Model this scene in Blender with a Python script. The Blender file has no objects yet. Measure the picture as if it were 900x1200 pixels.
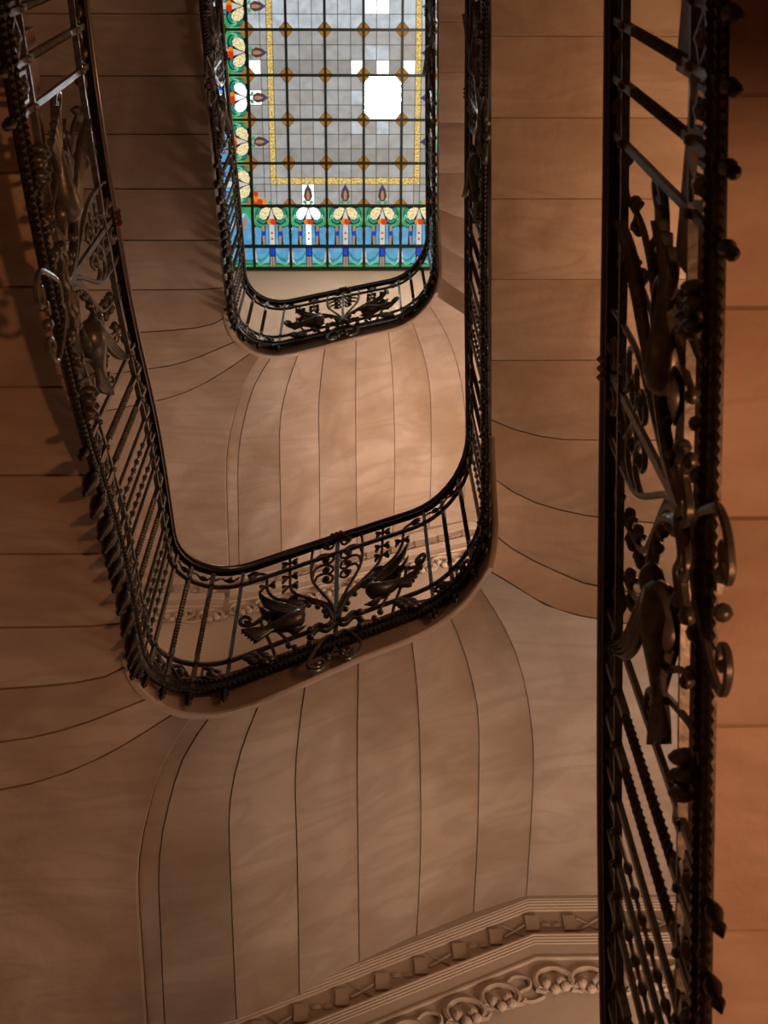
import bpy, math, random
import numpy as np
from mathutils import Vector, Matrix

random.seed(7)
S = 0.62                     # metres per layout unit
C = bpy.context.scene.collection
D_ = bpy.data

# ------------------------------------------------------------------ camera
cam = D_.cameras.new('camera'); camo = D_.objects.new('camera', cam); C.objects.link(camo)
R3 = [[0.9997956391684277, 0.004297682927111241, -0.01975372929988163],
      [-0.004235828455010776, -0.9109161541161058, -0.41256977340520545],
      [-0.019767085194704517, 0.4125691337118918, -0.9107117942857249]]
camo.matrix_world = Matrix(R3).to_4x4()
cam.sensor_fit = 'VERTICAL'; cam.sensor_height = 36.0; cam.sensor_width = 27.0
cam.lens = 1669.98 * 36.0 / 1200.0
cam.clip_start = 0.05; cam.clip_end = 200
cam.dof.use_dof = True; cam.dof.focus_distance = 10.5 * S; cam.dof.aperture_fstop = 8.0
bpy.context.scene.camera = camo

# ------------------------------------------------------------------ world and lights
w = D_.worlds.new('world'); bpy.context.scene.world = w; w.use_nodes = True
w.node_tree.nodes['Background'].inputs[0].default_value = (0.9, 0.8, 0.72, 1)
w.node_tree.nodes['Background'].inputs[1].default_value = 0.0

def lamp(name, loc, power, col, radius=0.12):
    l = D_.lights.new(name, 'POINT'); l.energy = power; l.color = col; l.shadow_soft_size = radius
    o = D_.objects.new(name, l); C.objects.link(o); o.location = [c * S for c in loc]; return o
def uplight(name, loc, power, col, size=0.7, tilt=(0.0, 0.0)):
    l = D_.lights.new(name, 'AREA'); l.shape = 'DISK'; l.size = size; l.energy = power; l.color = col
    o = D_.objects.new(name, l); C.objects.link(o); o.location = [c * S for c in loc]
    o.rotation_euler = (math.pi + tilt[0], tilt[1], 0); return o
# unseen hall and right-landing lamps; flight, left-landing and top-floor lights are added fill
uplight('hall_uplight', (3.3, 0.9, -1.9), 89, (1.0, 0.41, 0.19), 0.3)
uplight('landing_uplight_lower', (2.4, 6.9, 6.0), 31, (1.0, 0.69, 0.52))
uplight('landing_fill_lower_left', (-2.6, 7.0, 5.0), 3.6, (1.0, 0.70, 0.52))
lamp('flight_fill', (3.5, 2.9, 10.0), 29, (1.0, 0.54, 0.31), 0.15)
uplight('flight_fill_lower', (3.0, 1.0, 9.0), 11, (1.0, 0.48, 0.22))
uplight('landing_uplight_upper', (2.5, 6.5, 13.3), 79, (1.0, 0.71, 0.56))
uplight('landing_fill_upper_left', (-2.6, 6.6, 12.8), 8, (1.0, 0.60, 0.42))
uplight('flight_fill_upper', (3.2, 2.4, 16.3), 7, (1.0, 0.40, 0.20))
uplight('top_floor_fill', (2.6, 2.8, 25.6), 185, (1.0, 0.77, 0.58), 0.5, (-1.0, 0.0))

vs = bpy.context.scene.view_settings
vs.view_transform = 'Standard'; vs.look = 'None'; vs.gamma = 1.0; vs.exposure = 0.0
vs.use_curve_mapping = False

# ------------------------------------------------------------------ materials
def newmat(name):
    m = D_.materials.new(name); m.use_nodes = True
    nt = m.node_tree; return m, nt, nt.nodes['Principled BSDF']
def N(nt, t, **kw):
    n = nt.nodes.new(t)
    for k, v in kw.items(): setattr(n, k, v)
    return n
def marble(name, c1, c2, vein, scale=1.0, rough=0.55, veins=True):
    m, nt, b = newmat(name)
    tc = N(nt, 'ShaderNodeNewGeometry')
    inf = N(nt, 'ShaderNodeObjectInfo')
    add = N(nt, 'ShaderNodeVectorMath', operation='ADD')
    mul = N(nt, 'ShaderNodeVectorMath', operation='SCALE'); mul.inputs['Scale'].default_value = 9.0
    comb = N(nt, 'ShaderNodeCombineXYZ')
    for i in range(3): nt.links.new(inf.outputs['Random'], comb.inputs[i])
    nt.links.new(comb.outputs[0], mul.inputs[0])
    nt.links.new(tc.outputs['Position'], add.inputs[0]); nt.links.new(mul.outputs[0], add.inputs[1])
    n1 = N(nt, 'ShaderNodeTexNoise'); n1.inputs['Scale'].default_value = 1.6 * scale; n1.inputs['Detail'].default_value = 5
    n1.inputs['Distortion'].default_value = 0.8
    nt.links.new(add.outputs[0], n1.inputs['Vector'])
    r1 = N(nt, 'ShaderNodeValToRGB'); r1.color_ramp.elements[0].position = 0.36; r1.color_ramp.elements[1].position = 0.64
    r1.color_ramp.elements[0].color = (*c1, 1); r1.color_ramp.elements[1].color = (*c2, 1)
    nt.links.new(n1.outputs['Fac'], r1.inputs[0])
    out = r1.outputs[0]
    if veins:
        mp = N(nt, 'ShaderNodeMapping'); mp.inputs['Rotation'].default_value = (0, 0, 0.6); mp.inputs['Scale'].default_value = (1.0, 4.5, 1.5)
        nt.links.new(add.outputs[0], mp.inputs[0])
        n2 = N(nt, 'ShaderNodeTexNoise'); n2.inputs['Scale'].default_value = 1.1 * scale; n2.inputs['Detail'].default_value = 7
        n2.inputs['Distortion'].default_value = 1.2
        nt.links.new(mp.outputs[0], n2.inputs['Vector'])
        r2 = N(nt, 'ShaderNodeValToRGB')
        r2.color_ramp.elements[0].position = 0.40; r2.color_ramp.elements[0].color = (0, 0, 0, 1)
        r2.color_ramp.elements[1].position = 0.5; r2.color_ramp.elements[1].color = (1, 1, 1, 1)
        e = r2.color_ramp.elements.new(0.60); e.color = (0, 0, 0, 1)
        nt.links.new(n2.outputs['Fac'], r2.inputs[0])
        mx = N(nt, 'ShaderNodeMixRGB'); mx.inputs[2].default_value = (*vein, 1)
        sc = N(nt, 'ShaderNodeMath', operation='MULTIPLY'); sc.inputs[1].default_value = 0.30
        nt.links.new(r2.outputs[0], sc.inputs[0]); nt.links.new(sc.outputs[0], mx.inputs[0]); nt.links.new(out, mx.inputs[1])
        out = mx.outputs[0]
    # every block a slightly different tone
    hv = N(nt, 'ShaderNodeHueSaturation')
    mr = N(nt, 'ShaderNodeMapRange'); mr.inputs['To Min'].default_value = 0.9; mr.inputs['To Max'].default_value = 1.08
    nt.links.new(inf.outputs['Random'], mr.inputs[0]); nt.links.new(mr.outputs[0], hv.inputs['Value']); nt.links.new(out, hv.inputs['Color'])
    nt.links.new(hv.outputs[0], b.inputs['Base Color'])
    b.inputs['Roughness'].default_value = rough
    n3 = N(nt, 'ShaderNodeTexNoise'); n3.inputs['Scale'].default_value = 30; n3.inputs['Detail'].default_value = 4
    nt.links.new(add.outputs[0], n3.inputs['Vector'])
    bp = N(nt, 'ShaderNodeBump'); bp.inputs['Strength'].default_value = 0.12; bp.inputs['Distance'].default_value = 0.02
    nt.links.new(n3.outputs['Fac'], bp.inputs['Height']); nt.links.new(bp.outputs[0], b.inputs['Normal'])
    return m
def noisy(name, c1, c2, scale, rough, metallic=0.0, bump=0.1, coat=0.0):
    m, nt, b = newmat(name)
    tc = N(nt, 'ShaderNodeNewGeometry'); n1 = N(nt, 'ShaderNodeTexNoise'); n1.inputs['Scale'].default_value = scale
    n1.inputs['Detail'].default_value = 4; nt.links.new(tc.outputs['Position'], n1.inputs['Vector'])
    r = N(nt, 'ShaderNodeValToRGB'); r.color_ramp.elements[0].position = 0.35; r.color_ramp.elements[1].position = 0.65
    r.color_ramp.elements[0].color = (*c1, 1); r.color_ramp.elements[1].color = (*c2, 1)
    nt.links.new(n1.outputs['Fac'], r.inputs[0]); nt.links.new(r.outputs[0], b.inputs['Base Color'])
    b.inputs['Roughness'].default_value = rough; b.inputs['Metallic'].default_value = metallic
    b.inputs['Coat Weight'].default_value = coat
    if bump:
        bp = N(nt, 'ShaderNodeBump'); bp.inputs['Strength'].default_value = bump; bp.inputs['Distance'].default_value = 0.01
        nt.links.new(n1.outputs['Fac'], bp.inputs['Height']); nt.links.new(bp.outputs[0], b.inputs['Normal'])
    return m
def glass(name, col, strength, spread=0.12, scale=14.0):
    """backlit frosted glass: lit from the loft above, textured thickness"""
    m, nt, b = newmat(name)
    tc = N(nt, 'ShaderNodeNewGeometry'); n1 = N(nt, 'ShaderNodeTexNoise'); n1.inputs['Scale'].default_value = scale
    n1.inputs['Detail'].default_value = 3; nt.links.new(tc.outputs['Position'], n1.inputs['Vector'])
    mr = N(nt, 'ShaderNodeMapRange'); mr.inputs['From Min'].default_value = 0.3; mr.inputs['From Max'].default_value = 0.7
    mr.inputs['To Min'].default_value = strength * (1 - spread); mr.inputs['To Max'].default_value = strength * (1 + spread)
    nt.links.new(n1.outputs['Fac'], mr.inputs[0]); nt.links.new(mr.outputs[0], b.inputs['Emission Strength'])
    b.inputs['Emission Color'].default_value = (*col, 1); b.inputs['Base Color'].default_value = (*[c * 0.08 for c in col], 1)
    b.inputs['Roughness'].default_value = 0.15
    return m

M = {}
M['marble'] = marble('marble_soffit', (0.31, 0.222, 0.148), (0.44, 0.355, 0.28), (0.22, 0.155, 0.11))
M['plaster'] = marble('painted_plaster', (0.40, 0.315, 0.235), (0.44, 0.35, 0.265), (0.3, 0.24, 0.18), 0.6, 0.7, False)
M['stone_floor'] = marble('floor_stone', (0.14, 0.11, 0.085), (0.2, 0.16, 0.125), (0.1, 0.08, 0.06))
M['iron'] = noisy('wrought_iron', (0.085, 0.084, 0.074), (0.15, 0.148, 0.13), 40, 0.38, 0.55, 0.12)
M['iron_dark'] = noisy('blackened_iron', (0.022, 0.019, 0.016), (0.05, 0.043, 0.036), 40, 0.36, 0.8, 0.12)
M['wood'] = noisy('dark_handrail_wood', (0.030, 0.011, 0.006), (0.055, 0.022, 0.012), 25, 0.28, 0.0, 0.03, 0.5)
M['bronze'] = noisy('bronze_collar', (0.16, 0.075, 0.03), (0.24, 0.11, 0.045), 40, 0.35, 0.9, 0.1)
M['came'] = noisy('dark_came', (0.004, 0.009, 0.006), (0.008, 0.014, 0.01), 30, 0.5, 0.3, 0.05)

# ------------------------------------------------------------------ mesh building
class MB:
    def __init__(s): s.v = []; s.f = []
    def add(s, V, F):
        o = len(s.v); s.v += [tuple(p) for p in V]; s.f += [tuple(i + o for i in f) for f in F]; return s
    def box(s, c, h, rot=0.0):
        ca, sa = math.cos(rot), math.sin(rot); V = []
        for z in (-1, 1):
            for y in (-1, 1):
                for x in (-1, 1):
                    X, Y = x * h[0], y * h[1]; V.append((c[0] + X * ca - Y * sa, c[1] + X * sa + Y * ca, c[2] + z * h[2]))
        return s.add(V, [(0, 2, 3, 1), (4, 5, 7, 6), (0, 1, 5, 4), (2, 6, 7, 3), (0, 4, 6, 2), (1, 3, 7, 5)])
    def tube(s, P, r, n=6, cap=True, flat=1.0):
        """flat scales the section along the second frame axis"""
        P = [Vector(p) for p in P]; k = len(P)
        rs = r if hasattr(r, '__len__') else [r] * k
        T = []
        for i in range(k):
            t = P[min(i + 1, k - 1)] - P[max(i - 1, 0)]
            T.append(t.normalized() if t.length > 1e-9 else Vector((0, 0, 1)))
        a = Vector((0, 0, 1)) if abs(T[0].z) < 0.9 else Vector((1, 0, 0))
        u = T[0].cross(a).normalized(); V = []
        for i in range(k):
            u = (u - T[i] * u.dot(T[i])).normalized(); v = T[i].cross(u)
            for j in range(n):
                an = 2 * math.pi * j / n
                V.append(P[i] + u * math.cos(an) * rs[i] + v * math.sin(an) * rs[i] * flat)
        F = [(i * n + j, i * n + (j + 1) % n, (i + 1) * n + (j + 1) % n, (i + 1) * n + j) for i in range(k - 1) for j in range(n)]
        if cap: F += [tuple(range(n - 1, -1, -1)), tuple((k - 1) * n + j for j in range(n))]
        return s.add(V, F)
    def ball(s, c, r, n=8, m=5, sq=(1, 1, 1)):
        V = [(c[0], c[1], c[2] - r * sq[2])]
        for i in range(1, m):
            a = -math.pi / 2 + math.pi * i / m
            for j in range(n):
                b = 2 * math.pi * j / n
                V.append((c[0] + r * sq[0] * math.cos(a) * math.cos(b), c[1] + r * sq[1] * math.cos(a) * math.sin(b), c[2] + r * sq[2] * math.sin(a)))
        V.append((c[0], c[1], c[2] + r * sq[2])); F = []
        for j in range(n): F.append((0, 1 + (j + 1) % n, 1 + j))
        for i in range(m - 2):
            for j in range(n):
                a = 1 + i * n; F.append((a + j, a + (j + 1) % n, a + n + (j + 1) % n, a + n + j))
        a = 1 + (m - 2) * n
        for j in range(n): F.append((a + j, a + (j + 1) % n, len(V) - 1))
        return s.add(V, F)
    def lathe(s, prof, c=(0, 0, 0), n=10):
        V = []; F = []
        for (r, z) in prof:
            for j in range(n):
                b = 2 * math.pi * j / n; V.append((c[0] + r * math.cos(b), c[1] + r * math.sin(b), c[2] + z))
        for i in range(len(prof) - 1):
            for j in range(n): F.append((i * n + j, i * n + (j + 1) % n, (i + 1) * n + (j + 1) % n, (i + 1) * n + j))
        F += [tuple(range(n - 1, -1, -1)), tuple((len(prof) - 1) * n + j for j in range(n))]
        return s.add(V, F)
    def mesh(s, name, mat, smooth=True):
        me = D_.meshes.new(name); me.from_pydata([(a * S, b * S, c * S) for a, b, c in s.v], [], s.f); me.update()
        me.materials.append(mat)
        if smooth:
            me.polygons.foreach_set('use_smooth', [True] * len(me.polygons))
            try: me.set_sharp_from_angle(angle=math.radians(38))
            except Exception: pass
        return me

def obj(name, me, parent=None, loc=(0, 0, 0), rz=0.0, **props):
    o = D_.objects.new(name, me); C.objects.link(o)
    if parent is not None: o.parent = parent
    o.location = [c * S for c in loc]; o.rotation_euler = (0, 0, rz)
    for k, v in props.items(): o[k] = v
    return o
def empty(name, loc, **props):
    o = D_.objects.new(name, None); C.objects.link(o); o.location = [c * S for c in loc]; o.empty_display_size = 0.2
    for k, v in props.items(): o[k] = v
    return o
def cr(P, n=5):
    """Catmull-Rom resample"""
    P = [np.array(p, float) for p in P]; out = []
    for i in range(len(P) - 1):
        a = P[i - 1] if i else 2 * P[0] - P[1]; b, c = P[i], P[i + 1]
        d = P[i + 2] if i + 2 < len(P) else 2 * P[-1] - P[-2]
        for k in range(n):
            t = k / n
            out.append(0.5 * ((2 * b) + (c - a) * t + (2 * a - 5 * b + 4 * c - d) * t * t + (3 * b - a - 3 * c + d) * t ** 3))
    out.append(P[-1]); return out

# ------------------------------------------------------------------ the stair's well: plan path and heights
XL, XR, YD, RC, HF = 1.357, 1.0, 5.034, 0.541, 7.50
KN = np.array([7.405, 7.694, 8.247, 9.093, 9.685, 10.594, 11.489, 12.193, 12.682, 13.1, 13.555])
MK = np.gradient(KN)
HALF = (XL + XR - 2 * RC) / 2; ARC = math.pi / 2 * RC; XC = (XR - XL) / 2
TOT = 2 * (YD - RC + 0.2) + 2 * ARC + 2 * HALF
def zh(s):
    u = (s + TOT / 2) / TOT * 10
    if u <= 0: return KN[0] + MK[0] * u
    if u >= 10: return KN[10] + MK[10] * (u - 10)
    i = min(int(u), 9); t = u - i; a, b, ma, mb = KN[i], KN[i + 1], MK[i], MK[i + 1]
    return (2*t**3 - 3*t*t + 1) * a + (t**3 - 2*t*t + t) * ma + (-2*t**3 + 3*t*t) * b + (t**3 - t*t) * mb
def plan(s):
    """-> x, y, outward normal"""
    g = 1 if s >= 0 else -1; a = abs(s)
    if a <= HALF: return XC + s, YD, 0.0, 1.0
    if a <= HALF + ARC:
        an = (a - HALF) / RC
        return XC + g * (HALF + RC * math.sin(an)), YD - RC + RC * math.cos(an), g * math.sin(an), math.cos(an)
    return XC + g * (HALF + RC), YD - RC - (a - HALF - ARC), float(g), 0.0
def F3(s, v, n=0.0):
    x, y, nx, ny = plan(s); return (x + nx * n, y + ny * n, zh(s) + v)
def srange(a, b, step=0.09):
    k = max(2, int(math.ceil((b - a) / step)) + 1); return [a + (b - a) * i / (k - 1) for i in range(k)]
V_UP, V_LOW, V_BAND = -0.30, -1.45, -1.76
def sweep(mb, a, b, prof, step=0.09):
    """closed section prof [(n, v)] carried along the rail"""
    ss = srange(a, b, step); k = len(prof); V = []
    for s in ss: V += [F3(s, v, n) for n, v in prof]
    F = [(i * k + j, (i + 1) * k + j, (i + 1) * k + (j + 1) % k, i * k + (j + 1) % k) for i in range(len(ss) - 1) for j in range(k)]
    F += [tuple(range(k)), tuple((len(ss) - 1) * k + j for j in range(k - 1, -1, -1))]
    return mb.add(V, F)

# ------------------------------------------------------------------ balustrade pieces
CACHE = {}
def cached(key, fn):
    if key not in CACHE: CACHE[key] = fn()
    return CACHE[key]
BL = 1.66      # baluster length, from bead band to handrail
def plain_bar(wd=0.014, th=0.010):
    mb = MB(); mb.box((0, 0, BL / 2), (wd, th, BL / 2)); return mb.mesh('baluster', M['iron'], False)
def twisted_bar():
    mb = MB(); r = 0.0155; V = []; Fs = []; zs = []
    n = 60
    for i in range(n + 1):
        z = 0.42 + 0.86 * i / n; zs.append((z, 2 * math.pi * 5.0 * i / n))
    zs = [(0, 0), (0.42 - .001, 0)] + zs + [(1.281, 0), (BL, 0)]
    for z, an in zs:
        for k in range(4):
            b = an + math.pi / 4 + k * math.pi / 2; V.append((r * 1.35 * math.cos(b), r * 1.35 * math.sin(b), z))
    for i in range(len(zs) - 1):
        for k in range(4): Fs.append((i * 4 + k, i * 4 + (k + 1) % 4, (i + 1) * 4 + (k + 1) % 4, (i + 1) * 4 + k))
    Fs += [(3, 2, 1, 0), tuple((len(zs) - 1) * 4 + k for k in range(4))]
    mb.add(V, Fs); return mb.mesh('twisted_baluster', M['iron'], False)
def beaded_bar():
    prof = [(0.008, 0)]; z = 0.12
    for i in range(7):
        z0 = 0.40 + i * 0.14
        prof += [(0.008, z0 - 0.035), (0.016, z0 - 0.02), (0.019, z0), (0.016, z0 + 0.02), (0.008, z0 + 0.035)]
    prof.append((0.008, BL)); mb = MB(); mb.lathe(prof, n=6); return mb.mesh('beaded_baluster', M['iron'])
def bolt_mesh():
    mb = MB(); mb.ball((0, 0, 0), 0.020, 6, 4, (1, 0.9, 1)); return mb.mesh('bolt', M['iron'])
def bead_mesh(r=0.03):
    mb = MB(); mb.ball((0, 0, 0), r, 8, 5); return mb.mesh('bead', M['iron'])
def pendant_mesh():
    mb = MB(); mb.lathe([(0.006, 0.06), (0.02, 0.03), (0.028, 0.0), (0.016, -0.04), (0.022, -0.06), (0.004, -0.1)]); return mb.mesh('pendant', M['iron_dark'])
def long_pendant_mesh():
    mb = MB(); mb.lathe([(0.012, 0.1), (0.03, 0.04), (0.045, -0.03), (0.034, -0.11), (0.014, -0.17), (0.02, -0.19), (0.004, -0.23)]); return mb.mesh('pendant', M['iron_dark'])
def collar_mesh():
    return None

def square_mesh(diamond):
    mb = MB(); a = 0.068; th = 0.011
    pts = [(-a, -a), (a, -a), (a, a), (-a, a)]
    if diamond: pts = [(0, -a * 1.35), (a * 1.35, 0), (0, a * 1.35), (-a * 1.35, 0)]
    inn = [(x * 0.74, z * 0.74) for x, z in pts]; V = []
    for y in (-th, th):
        V += [(x, y, z) for x, z in pts] + [(x, y, z) for x, z in inn]
    Fs = []
    for k in range(4):
        q = (k + 1) % 4
        Fs += [(k, q, 4 + q, 4 + k), (8 + k, 12 + k, 12 + q, 8 + q), (k, 8 + k, 8 + q, q), (4 + k, 4 + q, 12 + q, 12 + k)]
    mb.add(V, Fs); return mb.mesh('square_ornament', M['iron'], False)
def rosette_mesh(r=0.034):
    mb = MB(); mb.ball((0, 0, 0), r, 8, 5)
    mb.tube([(0, 0, -0.10), (0, 0, 0.10)], 0.007, 5); return mb.mesh('boss', M['iron'])
def leaf_mb(mb, path, wd, n_off=0.0, thick=0.012):
    """leaf blade laid along a path of 3-D points (few), widest in the middle"""
    P = cr(path, 4); k = len(P)
    mb.tube(P, [max(0.004, wd * math.sin(math.pi * min(0.97, 0.05 + i / (k - 1) * 0.95))) for i in range(k)], 6, True, 0.45)
    return mb

PANEL = {
'lyre': [(-0.004,-1.323),(-0.037,-1.132),(-0.133,-0.838),(-0.189,-0.630),(-0.203,-0.396),(-0.198,-0.127),(-0.163,-0.013),(-0.089,-0.025),(-0.032,-0.114),(-0.055,-0.180),(-0.100,-0.142),(-0.112,-0.095),(-0.088,-0.078),(-0.066,-0.115)],
'c2': [(-0.199,-0.426),(-0.175,-0.289),(-0.116,-0.238),(-0.049,-0.292),(-0.028,-0.380),(-0.065,-0.426),(-0.104,-0.388),(-0.110,-0.336),(-0.084,-0.322),(-0.066,-0.360)],
'c3': [(-0.190,-0.590),(-0.170,-0.463),(-0.112,-0.428),(-0.046,-0.492),(-0.029,-0.570),(-0.062,-0.610),(-0.100,-0.568),(-0.106,-0.521),(-0.081,-0.508),(-0.065,-0.545)],
'c4': [(-0.173,-0.691),(-0.150,-0.600),(-0.097,-0.588),(-0.044,-0.653),(-0.029,-0.726),(-0.062,-0.765),(-0.101,-0.723),(-0.105,-0.676),(-0.082,-0.667),(-0.066,-0.703)],
'arch': [(-0.006,-1.415),(-0.027,-1.282),(-0.065,-1.140),(-0.158,-0.992),(-0.283,-0.895),(-0.394,-0.873),(-0.470,-0.893),(-0.547,-0.954),(-0.602,-0.995),(-0.668,-0.963),(-0.700,-0.887),(-0.684,-0.826),(-0.642,-0.864),(-0.628,-0.922),(-0.648,-0.938),(-0.663,-0.900)],
'arch2': [(-0.025,-1.424),(-0.046,-1.292),(-0.104,-1.130),(-0.225,-0.984),(-0.337,-0.945),(-0.423,-0.972),(-0.479,-1.026),(-0.486,-1.101),(-0.454,-1.205),(-0.395,-1.342),(-0.342,-1.482),(-0.325,-1.572)],
'rosestem': [(-0.425,-0.928),(-0.510,-0.955),(-0.545,-0.997),(-0.526,-1.149),(-0.479,-1.342),(-0.428,-1.576),(-0.421,-1.686),(-0.454,-1.733)],
'stemA': [(-0.008,-1.226),(-0.066,-1.081),(-0.205,-0.887),(-0.311,-0.730),(-0.352,-0.592),(-0.365,-0.402),(-0.378,-0.069)],
'stemB': [(-0.112,-1.027),(-0.250,-0.897),(-0.423,-0.732),(-0.493,-0.607),(-0.532,-0.463),(-0.549,-0.243),(-0.579,-0.175),(-0.632,-0.145),(-0.688,-0.148)],
'foot': [(0.008,-1.701),(-0.051,-1.656),(-0.098,-1.704),(-0.153,-1.833),(-0.185,-1.933),(-0.169,-2.027),(-0.111,-2.075),(-0.072,-2.050),(-0.088,-1.986),(-0.126,-1.975),(-0.124,-2.015),(-0.102,-2.025)],
}
def make_panel(root, s0, sc, tag):
    """bird-and-scroll panel; local t along the rail (scaled by sc), v below the handrail edge"""
    def Q(t, v, n=0.0): return F3(s0 + t * sc, v, n)
    def part(name, key, build, smooth=True, parent=root):
        me = cached((tag, key), lambda: build().mesh(name, M['iron'], smooth)); return obj(name, me, parent)
    def strand(pts, r, g, n=0.0, taper=1.0, sides=6):
        P = cr([(t * g, v) for t, v in pts], 4); k = len(P)
        return MB().tube([Q(t, v, n) for t, v in P], [r * (1 - (1 - taper) * i / (k - 1)) for i in range(k)], sides)
    # centre post: flat bar, foot with two balls
    def post():
        mb = MB(); P = [Q(0, -0.07 - i * 0.165) for i in range(12)]
        x0 = P[0][0]
        sw = [(-.017, -.009), (.017, -.009), (.017, .009), (-.017, .009)]
        V = []
        for i in range(12):
            for a, b in sw: V.append(Q(a / sc, -0.07 - i * 0.165, b))
        Fq = [(i*4+j, i*4+(j+1) % 4, (i+1)*4+(j+1) % 4, (i+1)*4+j) for i in range(11) for j in range(4)] + [(0, 1, 2, 3), (47, 46, 45, 44)]
        return mb.add(V, Fq)
    part('center_post', 'post', post, False)
    for g in (1, -1):
        lyre = part('lyre_scroll', ('lyre', g), lambda: strand(PANEL['lyre'], 0.013, g, 0, 0.8))
        for c in ('c2', 'c3', 'c4'):
            part('curl', (c, g), lambda: strand(PANEL[c], 0.012, g, 0.004, 0.8), parent=lyre)
        me = cached('curl_bead', lambda: bead_mesh(0.026))
        for (t, v) in ((-0.086, -0.105), (-0.084, -0.352), (-0.08, -0.535), (-0.08, -0.692)):
            obj('bead', me, lyre, Q(t * g, v))
        arch = part('arch_scroll', ('arch', g), lambda: strand(PANEL['arch'], 0.02, g, 0.012, 0.7))
        inner = part('arch_scroll', ('arch2', g), lambda: strand(PANEL['arch2'], 0.016, g, -0.012, 0.75))
        part('stem', ('rose', g), lambda: strand(PANEL['rosestem'], 0.014, g, -0.008, 0.9))
        sA = part('stem', ('stemA', g), lambda: strand(PANEL['stemA'], 0.016, g, 0.02, 0.75))
        sB = part('stem', ('stemB', g), lambda: strand(PANEL['stemB'], 0.016, g, 0.026, 0.7))
        def leaf4(key, t, v, par):
            for q, (dx, dz) in enumerate(((-1, 1), (1, 1), (-1, -1), (1, -1))):
                def b(dx=dx, dz=dz):
                    mb = MB(); a = t * g
                    leaf_mb(mb, [Q(a, v - 0.01 * dz, 0.02), Q(a + dx * 0.030 / sc, v + dz * 0.012, 0.022), Q(a + dx * 0.055 / sc, v + dz * 0.04, 0.03), Q(a + dx * 0.045 / sc, v + dz * 0.058, 0.035)], 0.021)
                    return mb
                part('leaf', (key, q, g), b, parent=par)
        leaf4('lfA1', -0.375, -0.154, sA); leaf4('lfA2', -0.365, -0.402, sA); leaf4('lfA3', -0.358, -0.57, sA); leaf4('lfB', -0.532, -0.425, sB)
        for q, (t, v, du, dv) in enumerate(((-0.456, -0.70, -0.09, -0.05), (-0.287, -0.80, -0.08, 0.05), (-0.60, -0.15, -0.10, 0.05), (-0.62, -0.15, -0.07, -0.05))):
            def b():
                mb = MB(); a = t * g
                leaf_mb(mb, [Q(a, v, 0.025), Q(a + du * g * .5, v + dv * .7, 0.03), Q(a + du * g, v + dv, 0.03)], 0.026); return mb
            part('leaf', ('lx', q, g), b, parent=sB)
        bm = cached('arch_bead', lambda: bead_mesh(0.024))
        for (t, v) in ((-0.207, -1.027), (-0.138, -1.109), (-0.086, -1.215), (-0.071, -1.301)): obj('bead', bm, inner, Q(t * g, v))
        bm = cached('drop_bead', lambda: bead_mesh(0.029))
        for (t, v) in ((-0.179, -1.466), (-0.179, -1.575), (-0.178, -1.676)): obj('drop_bead', bm, root, Q(t * g, v, -0.02))
        for (t, v) in ((-0.328, -1.580), (-0.283, -1.640)): obj('drop_bead', cached('arch_bead2', lambda: bead_mesh(0.025)), root, Q(t * g, v, -0.02))
        foot = part('foot_scroll', ('foot', g), lambda: strand(PANEL['foot'], 0.016, g, -0.02, 0.8))
        obj('drop_bead', bm, root, Q(0.05 * g / sc, -1.92))
        # dove: lofted body with wing and fanned tail
        def dove():
            ax = [(-0.205, -1.095, 0.003), (-0.226, -1.085, 0.012), (-0.245, -1.078, 0.036), (-0.272, -1.085, 0.045), (-0.286, -1.13, 0.042), (-0.272, -1.19, 0.056),
                  (-0.295, -1.24, 0.070), (-0.345, -1.258, 0.068), (-0.41, -1.25, 0.050), (-0.475, -1.232, 0.032), (-0.53, -1.215, 0.022)]
            P = cr([(t * g, v, r) for t, v, r in ax], 3)
            return MB().tube([Q(t, v, -0.03) for t, v, r in P], [max(r, .002) for t, v, r in P], 10)
        def blade(U, L, n0, dn, nf, bulge=0.0):
            """fluted feather blade between an upper and a lower edge"""
            U = cr([(a * g, b) for a, b in U], 3); L = cr([(a * g, b) for a, b in L], 3); m = nf * 4; k = len(U); V = []
            for sd in (-1, 1):
                for i in range(k):
                    f = i / (k - 1)
                    for q in range(m + 1):
                        h = q / m; ex = bulge * f * abs(math.sin(math.pi * nf * h))
                        a, b = U[i][0] * (1 - h) + L[i][0] * h, U[i][1] * (1 - h) + L[i][1] * h
                        a -= ex * g if i == k - 1 else 0
                        flute = 0.013 * abs(math.sin(math.pi * nf * h)) * min(1, 0.3 + f)
                        V.append(Q(a, b, n0 + dn * f * 2 + sd * (0.007 + flute)))
            w = m + 1; o = k * w; Fs = []
            for i in range(k - 1):
                for q in range(m):
                    A = i * w + q; Fs += [(A, A + 1, A + w + 1, A + w), (o + A, o + A + w, o + A + w + 1, o + A + 1)]
            for i in range(k - 1):
                for q in (0, m): A = i * w + q; Fs.append((A, A + w, o + A + w, o + A))
            for q in range(m):
                for i in (0, k - 1): A = i * w + q; Fs.append((A, A + 1, o + A + 1, o + A))
            mb = MB(); mb.add(V, Fs); return mb
        dv = part('dove', ('dove', g), dove)
        for side, sg in (('near', -1), ('far', 1)):
            def wing():
                U = [(-.284, -1.13), (-.35, -1.05), (-.43, -.965), (-.505, -.87), (-.572, -.74)]; L = [(-.33, -1.20), (-.41, -1.13), (-.485, -1.03), (-.54, -.91), (-.576, -.75)]
                return blade(U, L, -0.03 + sg * 0.038, sg * 0.012, 4)
            if sg < 0 or True: part('wing', ('wing', side, g), wing, parent=dv)
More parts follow.
